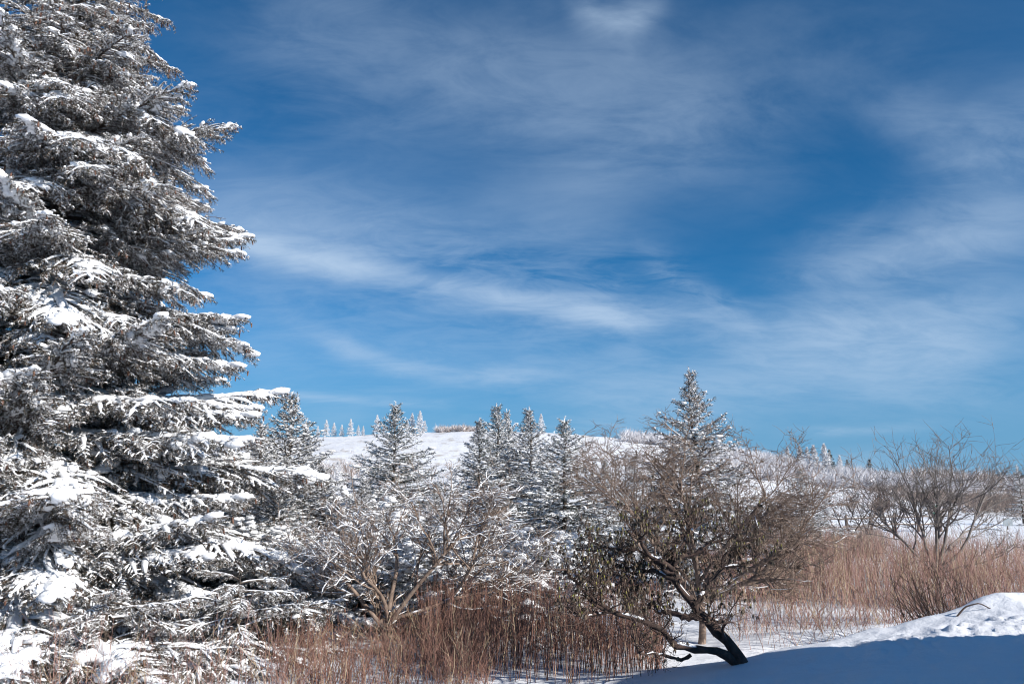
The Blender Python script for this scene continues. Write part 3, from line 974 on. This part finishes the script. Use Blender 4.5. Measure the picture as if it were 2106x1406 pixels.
# ------------------------------------------------------------------ leaning rhododendron on the bank
def rhododendron():
    g = np.random.default_rng(61)
    Yb = next(y for y in np.arange(7.0, 12.0, 0.01) if at(1525, 1362, y)[2] <= gz(at(1525, 1362, y)[0], y))   # where the stem meets the snow
    b = at(1525, 1362, Yb)
    zb = gz(b[0], Yb)
    b[2] = zb - 0.05
    root = empty('rhododendron', (b[0], Yb, zb))
    tag(root, 'dark leaning rhododendron with twisted trunk and drooping leaves at the foot of the bank', 'shrub')
    limbs = [  # pixel path, distance offset at end, radius start and end
        ([(1560, 1410), (1525, 1364), (1470, 1300), (1420, 1235), (1385, 1180), (1380, 1140), (1400, 1100)], 0.1, 0.070, 0.020),
        ([(1545, 1400), (1500, 1352), (1430, 1338), (1380, 1318), (1330, 1280), (1260, 1255), (1215, 1225)], -0.35, 0.055, 0.018),
        ([(1440, 1268), (1400, 1275), (1365, 1260), (1340, 1240), (1300, 1255)], 0.35, 0.040, 0.014),
        ([(1395, 1195), (1350, 1180), (1310, 1175), (1250, 1170)], 0.3, 0.032, 0.010),
        ([(1388, 1160), (1430, 1130), (1480, 1110), (1530, 1110)], 0.2, 0.030, 0.010),
        ([(1385, 1170), (1345, 1140), (1320, 1115), (1300, 1095)], -0.3, 0.028, 0.010),
        ([(1285, 1268), (1230, 1240), (1195, 1205), (1170, 1170)], -0.5, 0.026, 0.010),
        ([(1310, 1265), (1300, 1230), (1285, 1200), (1250, 1160)], 0.1, 0.024, 0.009),
        ([(1480, 1310), (1490, 1290), (1470, 1275), (1455, 1272)], -0.2, 0.026, 0.012),
        ([(1420, 1345), (1380, 1352), (1330, 1342), (1290, 1315)], -0.45, 0.022, 0.007),
        ([(1430, 1240), (1450, 1205), (1490, 1170), (1550, 1150)], 0.3, 0.026, 0.010),
        ([(1260, 1255), (1215, 1262), (1175, 1262)], -0.6, 0.014, 0.006),
        ([(1385, 1180), (1330, 1150), (1260, 1125), (1190, 1130)], 0.5, 0.024, 0.009),
        ([(1385, 1150), (1420, 1100), (1440, 1075)], 0.5, 0.022, 0.009),
    ]
    mt = MB()
    tips, dirs = [], []
    for pts, off, ra, rb in limbs:
        n = len(pts)
        C = np.array([at(px, py, Yb + off * (i / (n - 1)) ** 1.2) for i, (px, py) in enumerate(pts)])
        K = 22
        t = np.linspace(0, n - 1, K)
        # Catmull-Rom through the points
        Ce = np.concatenate((C[:1] * 2 - C[1:2], C, C[-1:] * 2 - C[-2:-1]))
        P = []
        for tt in t:
            k = min(int(tt), n - 2)
            f = tt - k
            a, b2, c, d = Ce[k], Ce[k + 1], Ce[k + 2], Ce[k + 3]
            P.append(0.5 * ((2 * b2) + (c - a) * f + (2 * a - 5 * b2 + 4 * c - d) * f * f + (3 * b2 - a - 3 * c + d) * f ** 3))
        kn = np.linspace(0, K - 1, 8)
        P = np.array(P) + 0.006 * g.standard_normal((K, 3))
        P += np.stack([np.interp(np.arange(K), kn, np.concatenate(([0], g.standard_normal(7)))) for _ in range(3)], -1) * 0.028
        P -= np.array((b[0], Yb, zb))
        R = np.linspace(ra, rb, K) * (1 + 0.12 * g.standard_normal(K)) * 0.98
        mt.add(*tubes(P[None], R[None], 9), 0)
        # patches of snow lodged on top
        k0 = int(g.integers(2, 9))
        k1 = min(K - 2, k0 + int(g.integers(5, 10)))
        prof = np.sin(np.linspace(0.05, np.pi - 0.05, k1 - k0)) ** 0.6
        mt.add(*snow_tubes(P[None, k0:k1], (R[k0:k1] * 1.05 * prof * (0.7 + 0.5 * g.random(k1 - k0)))[None], 7, rise=0.55), 1)
        k2 = int(g.integers(11, 14))
        k3 = min(K - 1, k2 + int(g.integers(4, 7)))
        prof = np.sin(np.linspace(0.05, np.pi - 0.05, k3 - k2)) ** 0.6
        mt.add(*snow_tubes(P[None, k2:k3], (R[k2:k3] * 1.1 * prof)[None], 7, rise=0.55), 1)
        sel = np.arange(int(K * 0.45), K, 1)
        if ra > 0.013:
            tips.append(P[sel])
            dirs.append(norm(np.gradient(P, axis=0))[sel])
    place('trunk', mt.mesh('trunk', [M_DARKBARK, M_SNOW]), root)
    S = np.concatenate(tips)
    T = np.concatenate(dirs)
    D = norm(T * 0.5 + 0.8 * g.standard_normal(S.shape) * np.array((1, 1, 0.6)) + np.array((0, 0, 0.35)))
    res = grow(S, D, 0.14 + 0.18 * g.random(len(S)), np.full(len(S), 0.008), [
        dict(jit=0.22, up=0.08, tip=0.5), dict(n=5, ratio=0.75, ang=44, jit=0.25, up=0.08, rr=0.6, t0=0.2),
        dict(n=2.5, ratio=0.7, ang=42, jit=0.25, up=0.08, rr=0.7, rmin=0.0024, t0=0.3)], g)
    mb = MB()
    for P, R in res:
        mb.add(*tubes(P[:, ::2], R[:, ::2] * 1.15, 3), 0)
    place('branches', mb.mesh('branches', [M_REDTWIG]), root)
    # whorls of curled leaves hanging from the twig ends
    E = np.concatenate([P[:, -1] for P, R in res[1:]])
    E = E[g.random(len(E)) < 0.42]
    E = E[(E[:, 2] > 0.55) | (g.random(len(E)) < 0.12)]
    nl = 7
    base = np.repeat(E, nl, 0)
    a = g.random(len(base)) * 2 * np.pi
    out_ = np.stack((np.cos(a), np.sin(a), np.zeros_like(a)), -1)
    ln = 0.028 + 0.028 * g.random(len(base))
    K = 4
    u = np.linspace(0, 1, K)
    mid = base[:, None] + out_[:, None] * (ln[:, None] * (0.55 * u - 0.15 * u ** 2))[..., None]
    mid[..., 2] -= ln[:, None] * (0.15 * u + 0.85 * u ** 2)
    sdv = np.cross(out_, np.array((0, 0, 1.0)))
    wdt = (0.0058 * (0.7 + 0.6 * g.random(len(base))))[:, None] * np.array((0.25, 1.0, 0.9, 0.05))
    # V-shaped cross section: curled leaf, 3 points across
    l = mid + sdv[:, None] * wdt[..., None]
    r = mid - sdv[:, None] * wdt[..., None]
    c = mid + np.array((0, 0, 1.0)) * (0.6 * wdt)[..., None] + out_[:, None] * (0.5 * wdt)[..., None]
    V = np.stack((l, c, r), 2)
    N = len(base)
    i = np.arange(N)[:, None, None] * K * 3
    k = np.arange(K - 1)[None, :, None] * 3
    s = np.arange(2)[None, None]
    a0 = i + k + s
    F = np.stack((a0, a0 + 1, a0 + 4, a0 + 3), -1).reshape(-1, 4)
    lm = MB()
    lm.add(V, F, 0)
    bud = E[g.random(len(E)) < 0.2] + np.array((0, 0, 0.012))
    lm.add(*ellipsoids(bud, np.tile((0.006, 0.006, 0.016), (len(bud), 1)), g.random(len(bud)), g, 5, 4, 0.05), 1)
    place('leaves', lm.mesh('leaves', [M_LEAF, M_BUD]), root)


rhododendron()

# ------------------------------------------------------------------ dry canes
def canes(name, label, xy, h, g, lean=0.10, r=0.0035, mats=(M_CANE, M_CANE2, M_STRAW), mixp=(0.55, 0.3, 0.15), twigs=3, bend=0.12, leanx=0.0):
    N = len(xy)
    K = 5
    u = np.linspace(0, 1, K)
    z0 = height(xy[:, 0], xy[:, 1])
    d = np.stack((lean * g.standard_normal(N) + leanx, lean * g.standard_normal(N)), -1)
    bn = np.stack((bend * g.standard_normal(N), bend * g.standard_normal(N)), -1)
    P = np.zeros((N, K, 3))
    P[..., 2] = z0[:, None] - 0.03 + h[:, None] * u * (1 - 0.12 * u * np.abs(bn[:, :1]) * 8)
    P[..., :2] = xy[:, None] + (d[:, None] * u[:, None] + bn[:, None] * (u ** 2)[:, None]) * h[:, None, None]
    P[:, 1:, :2] += 0.010 * g.standard_normal((N, K - 1, 2))
    R = (r * (0.6 + 0.8 * g.random(N)))[:, None] * np.linspace(1, 0.35, K)
    kind = g.choice(3, N, p=mixp)
    mb = MB()
    for m in range(3):
        s = kind == m
        if not s.any():
            continue
        mb.add(*tubes(P[s], R[s], 3), m)
        if twigs:
            pp, TT, idx, tt = along(P[s], twigs, g, 0.35)
            ln = (0.07 + 0.16 * g.random(len(pp))) * (1.15 - tt * 0.5)
            D = norm(TT + 0.75 * g.standard_normal(pp.shape) * np.array((1, 1, 0.3)))
            v = np.linspace(0, 1, 3)
            Q = pp[:, None] + D[:, None] * (ln[:, None] * v)[..., None]
            Q[..., 2] += 0.03 * v ** 2
            mb.add(*tubes(Q, np.full((len(pp), 3), r * 0.5) * np.array((1, 0.8, 0.5)), 3), m)
    o = place(name, mb.mesh(name, list(mats)))
    tag(o, label, 'canes', kind='stuff')
    return o


def scatter(n, pxr, Yr, g, dens=None, pw=1.0):
    """points on the ground between two picture columns and two distances"""
    Yv = Yr[0] + (Yr[1] - Yr[0]) * g.random(n) ** pw
    px = pxr[0] + (pxr[1] - pxr[0]) * g.random(n)
    x = (px - 1053) / FPX * Yv * 1.04
    xy = np.stack((x, Yv), -1)
    if dens is not None:
        f = fbm(xy[:, 0] * dens[0], xy[:, 1] * dens[0], 3, dens[2]) + 0.5
        xy = xy[g.random(n) < np.clip((f - dens[1]) * 3.5, 0.04, 1)]
    return xy


g = np.random.default_rng(71)
# meadow of canes on the right
xy = scatter(7800, (1430, 2200), (12.6, 21.5), g, (0.6, 0.30, 3))
canes('dry_canes', 'broad belt of tan dry canes across the meadow on the right', xy, 0.95 + 0.40 * g.random(len(xy)), g, lean=0.16, r=0.0042, mixp=(0.62, 0.18, 0.20))
xy = scatter(420, (1470, 1900), (10.8, 13.2), g)
canes('dry_canes', 'sparse bent canes on the snow between bank and belt', xy, 0.35 + 0.65 * g.random(len(xy)), g, lean=0.35, bend=0.3, r=0.0036, mixp=(0.5, 0.35, 0.15), twigs=2)
# straight canes in the middle foreground
xy = scatter(2100, (880, 1340), (8.9, 12.2), g, (0.9, 0.28, 5), pw=0.8)
canes('dry_canes', 'thicket of straight dark red canes below the rhododendron', xy, 0.40 + 0.70 * g.random(len(xy)) ** 0.8, g, lean=0.07, bend=0.07, r=0.0040, mats=(M_RUST, M_CANE2, M_STRAW), mixp=(0.42, 0.52, 0.06), twigs=1.5)
xy = scatter(1500, (600, 1010), (8.3, 10.8), g, (1.0, 0.33, 6))
canes('dry_canes', 'tangle of rust-brown canes at the foot of the bare shrub', xy, 0.22 + 0.55 * g.random(len(xy)), g, lean=0.20, bend=0.20, r=0.0037, mats=(M_RUST, M_CANE2, M_STRAW), mixp=(0.60, 0.28, 0.12), twigs=4)
xy = scatter(420, (-60, 660), (6.6, 8.2), g, (0.9, 0.3, 8))
canes('dry_canes', 'sparse thin canes in front of the lowest spruce boughs', xy, 0.35 + 0.75 * g.random(len(xy)), g, lean=0.18, bend=0.18, r=0.0028, mixp=(0.55, 0.25, 0.20), twigs=4)

# ------------------------------------------------------------------ bent stick on the bank
def bent_stick():
    C = np.array([at(px, py, 9.0) for px, py in ((1968, 1262), (1990, 1248), (2020, 1243), (2045, 1250))])
    x, y = C[:, 0], np.full(4, 9.05)
    C = np.stack((x, y, height(x, y)), -1)
    C[:, 2] += np.array((-0.02, 0.05, 0.06, -0.01))
    t = np.linspace(0, 1, 12)
    P = np.stack([np.interp(t, np.linspace(0, 1, 4), C[:, i]) for i in range(3)], -1)
    P[:, 2] += 0.03 * np.sin(np.pi * t)
    o = P[0].copy()
    mb = MB()
    mb.add(*tubes((P - o)[None], np.linspace(0.010, 0.006, 12)[None], 6), 0)
    ob = place('bent_stick', mb.mesh('bent_stick', [M_DARKBARK]), None, o)
    tag(ob, 'dark bent stick arching out of the snow pillow on the bank', 'stick')


bent_stick()


# ------------------------------------------------------------------ fence and signs in the distance
def box(mb, c, s, rz=0.0, mat=0):
    V = np.array([(x, y, z) for x in (-1, 1) for y in (-1, 1) for z in (-1, 1)], float) * np.array(s) / 2
    V = V @ rotz(rz).T + np.array(c)
    F = np.array(((0, 1, 3, 2), (4, 6, 7, 5), (0, 4, 5, 1), (2, 3, 7, 6), (0, 2, 6, 4), (1, 5, 7, 3)))
    mb.add(V, F, mat, False)


def fence():
    a, b = at(1690, 1090, 40), at(1935, 1086, 43)
    n = 6
    z = [gz(a[0] + (b[0] - a[0]) * i / (n - 1), a[1] + (b[1] - a[1]) * i / (n - 1)) for i in range(n)]
    o = np.array((a[0], a[1], z[0]))
    root = empty('rail_fence', o)
    tag(root, 'dark split-rail fence in the snow beyond the cane belt', 'fence')
    P = [np.array((a[0] + (b[0] - a[0]) * i / (n - 1), a[1] + (b[1] - a[1]) * i / (n - 1), z[i])) - o for i in range(n)]
    for i in range(n):
        mb = MB()
        mb.add(*tubes(np.array([[(0, 0, -0.2), (0.01, 0, 0.4), (0.0, 0.01, 0.85), (0, 0, 1.02)]]), np.array([[0.085, 0.08, 0.075, 0.03]]), 7), 0)
        mb.add(*ellipsoids(np.array([[0, 0, 1.03]]), np.array([[0.09, 0.09, 0.05]]), np.zeros(1), rng, 7, 5, 0.08), 1)
        place('post', mb.mesh('post', [M_WOOD, M_SNOW]), root, P[i])
    for i in range(n - 1):
        for h in (0.40, 0.80):
            d = P[i + 1] - P[i]
            t = np.linspace(0, 1, 5)[:, None]
            L = P[i] + d * t + np.array((0, 0, h)) + np.array((0, 0, 1)) * (0.02 * rng.standard_normal((5, 1)))
            mb = MB()
            mb.add(*tubes((L - L[0])[None], np.full((1, 5), 0.055), 6), 0)
            mb.add(*snow_tubes((L - L[0])[None], np.array([[0.01, 0.06, 0.05, 0.06, 0.01]]), 6, 0.5), 1)
            place('rail', mb.mesh('rail', [M_WOOD, M_SNOW]), root, L[0])


fence()
M_SIGNG = material('green_sign', (0.02, 0.16, 0.11), 0.5, (0.03, 0.20, 0.14), 5)
M_SIGNP = material('grey_sign', (0.22, 0.25, 0.27), 0.6, (0.30, 0.33, 0.35), 5)


def sign(name, px, py, Yd, w, h, mat, label):
    c = at(px, py, Yd)
    z0 = gz(c[0], Yd)
    root = empty(name, (c[0], Yd, z0))
    tag(root, label, 'sign')
    mb = MB()
    mb.add(*tubes(np.array([[(0, 0.03, -0.2), (0, 0.03, (c[2] - z0) * 0.5), (0, 0.03, c[2] - z0 + h * 0.45)]]), np.full((1, 3), 0.035), 6), 0)
    place('post', mb.mesh('post', [M_WOOD]), root)
    mb = MB()
    box(mb, (0, -0.02, c[2] - z0), (w, 0.02, h), 0)
    box(mb, (0, -0.01, c[2] - z0 + h / 2 + 0.02), (w * 1.05, 0.06, 0.035), 0, 1)
    place('panel', mb.mesh('panel', [mat, M_SNOW]), root)


sign('trail_sign', 1922, 1047, 24, 0.13, 0.25, M_SIGNG, 'small green marker sign behind the round-crowned hawthorn')
sign('trail_sign', 2072, 1073, 44, 0.50, 0.42, M_SIGNP, 'small grey sign on a post at the far field edge')

# ------------------------------------------------------------------ brush and trees on the hill
def brush(name, label, xy, h, mat, g, blades=34, w=0.05, fan=0.55, mat2=None):
    """many small leafless tufts read as one mass"""
    N = len(xy)
    z0 = height(xy[:, 0], xy[:, 1])
    base = np.stack((xy[:, 0], xy[:, 1], z0 - 0.05), -1)
    B = np.repeat(base, blades, 0)
    hh = np.repeat(h, blades)[:, None]
    D = norm(np.stack((fan * g.standard_normal(len(B)), fan * g.standard_normal(len(B)), 0.5 + g.random(len(B))), -1))
    S = B + D * hh * 0.45 * g.random((len(B), 1)) + hh * 0.10 * g.standard_normal((len(B), 3)) * np.array((1, 1, 0))
    D2 = norm(D + 0.6 * g.standard_normal(B.shape))
    E = S + D2 * hh * (0.35 + 0.3 * g.random((len(B), 1)))
    wv = norm(np.cross(D2, g.standard_normal(B.shape))) * (w * hh * 0.5)
    V = np.stack((S - wv, S + wv, E), 1)
    mb = MB()
    k = g.random(len(V)) < (0.5 if mat2 else 2)
    mb.add(V[k], tri_idx(int(k.sum())), 0, False)
    if mat2:
        mb.add(V[~k], tri_idx(int((~k).sum())), 1, False)
    o = place(name, mb.mesh(name, [mat] + ([mat2] if mat2 else [])))
    tag(o, label, 'brush', kind='stuff')
    return o


def pscatter(n, pxr, Yr, g, noise=None):
    return scatter(n, pxr, Yr, g, noise)


g = np.random.default_rng(81)
xy = pscatter(420, (560, 960), (30, 52), g, (0.09, 0.3, 4))
brush('brown_brush', 'tan leafless brush at the foot of the bald hill on the left', xy, 0.7 + 0.9 * g.random(len(xy)), M_BRUSH, g, 60, 0.025, mat2=M_RIME)
xy = pscatter(700, (640, 1000), (58, 95), g, (0.06, 0.42, 14))
brush('frosted_brush', 'patches of rimed low brush on the lower bald hill', xy, 0.7 + 1.1 * g.random(len(xy)), M_RIME, g, 50, 0.045, mat2=M_BRUSH)
xy = pscatter(1500, (1440, 1960), (95, 168), g, (0.03, 0.25, 24))
brush('frosted_brush', 'rimed thicket running down the right shoulder of the hill', xy, 1.4 + 1.6 * g.random(len(xy)), M_RIME, g, 90, 0.035, fan=0.8, mat2=M_RIME)
xy = pscatter(420, (640, 1300), (60, 120), g, (0.05, 0.55, 74))
brush('brown_brush', 'patches of tan scrub dotted over the face of the bald hill', xy, 0.4 + 0.6 * g.random(len(xy)), M_BRUSH, g, 50, 0.03, fan=0.8, mat2=M_RIME)
xy = pscatter(260, (1180, 1500), (55, 130), g, (0.05, 0.5, 64))
brush('frosted_brush', 'scattered rimed bushes on the hill face behind the big hawthorn', xy, 0.6 + 0.9 * g.random(len(xy)), M_RIME, g, 60, 0.035, fan=0.8, mat2=M_BRUSH)
xy = pscatter(150, (1275, 1400), (150, 168), g)
brush('frosted_brush', 'white rimed bushes on the hill crest left of the white-topped spruce', xy, 1.8 + 1.8 * g.random(len(xy)), M_RIME, g, 46, 0.05)
xy = pscatter(120, (905, 985), (160, 172), g)
brush('frosted_brush', 'thin row of rimed bushes on the hill crest behind the cluster', xy, 1.2 + 1.0 * g.random(len(xy)), M_RIME, g, 46, 0.05, mat2=M_BRUSH)
xy = pscatter(1300, (1660, 2300), (56, 92), g, (0.04, 0.30, 44))
brush('brown_brush', 'brown-grey leafless brush beyond the fence on the right', xy, 0.9 + 1.3 * g.random(len(xy)), M_BRUSH, g, 46, 0.03, mat2=M_BRUSH)
xy = pscatter(1400, (1830, 2400), (130, 260), g)
brush('leafless_wood', 'grey leafless wood on the low slope at the far right', xy, 2.5 + 3.0 * g.random(len(xy)), M_BRUSH, g, 46, 0.035, mat2=M_RIME)
xy = pscatter(260, (1600, 1760), (26, 40), g)
brush('brown_brush', 'brown brush tucked between low dark spruce and rail fence', xy, 0.5 + 0.6 * g.random(len(xy)), M_BRUSH, g, 50, 0.02)

# spruces on the skyline and the shoulder, each its own tree
def far_tree(seed, white):
    return spruce_crown(4.0, 1.15, seed, 60, nl=0.22, nw=0.085, nd=16, sp=0.18, snow=1.0, frost=0.94 if white else 0.25, pillow=0.5 if white else 0.2, mats=[M_BARK, M_RIME, M_RIME, M_FROST, M_SNOW, M_CONE] if white else SPRUCE_MATS2, shape=0.9, name='far_spruce')


FAR = [far_tree(90, True), far_tree(91, True), far_tree(92, False)]


def plant_far(px, Yd, h, k, label, group, rz):
    x = (px - 1053) / FPX * Yd * 1.0
    o = place('far_spruce', FAR[k], None, (x, Yd, gz(x, Yd) - 0.1), (0, 0, rz), h / 4.0)
    return tag(o, label, 'tree', group)


g = np.random.default_rng(99)
ORD = ['first', 'second', 'third', 'fourth', 'fifth', 'sixth', 'seventh', 'eighth', 'ninth']


def plant_row(rows, what, group):
    for i, (px, Yd, h, k) in enumerate(sorted(rows)):
        plant_far(px, Yd, h, k, ORD[i] + ' from left of the ' + what, group, g.random() * 6)


plant_row([(px, 163 + 3 * g.random(), h, int(g.integers(0, 2))) for px, h in ((655, 2.4), (672, 3.6), (688, 3.0), (704, 2.6), (722, 3.6), (738, 2.2), (748, 2.0), (776, 4.0), (790, 2.0))],
          'tiny frosted crest spruces left of the lone spruce', 'crest spruces left of the lone spruce')
plant_row([(px, 162 + 3 * g.random(), h, int(g.integers(0, 2))) for px, h in ((848, 4.2), (864, 4.6), (874, 2.6), (838, 3.0))],
          'tiny frosted crest spruces right of the lone spruce', 'crest spruces right of the lone spruce')
plant_far(1113, 163, 4.0, 0, 'tiny white spruce on the crest between two cluster spruces', None, 1.0)
plant_row([(1640, 120, 4.0, 0), (1668, 110, 4.6, 0), (1690, 105, 5.0, 0), (1700, 118, 4.2, 2), (1655, 135, 4.0, 0), (1720, 125, 3.6, 0), (1615, 130, 3.5, 0)],
          'frosted spruces on the right shoulder of the hill', 'shoulder spruces')
plant_row([(px, 166, h, 2) for px, h in ((1636, 3.0), (1675, 3.0), (1735, 4.0), (1780, 4.8), (1815, 3.4))],
          'dark skyline spruces between the two hawthorns', 'dark skyline spruces')
plant_row([(690, 62, 1.6, 0), (700, 70, 2.6, 0), (735, 60, 2.2, 0), (752, 66, 3.0, 0), (905, 64, 2.0, 0), (925, 60, 2.2, 0), (940, 66, 2.4, 0)],
          'little grey spruces low beside the lone spruce', 'little spruces at the foot of the hill')
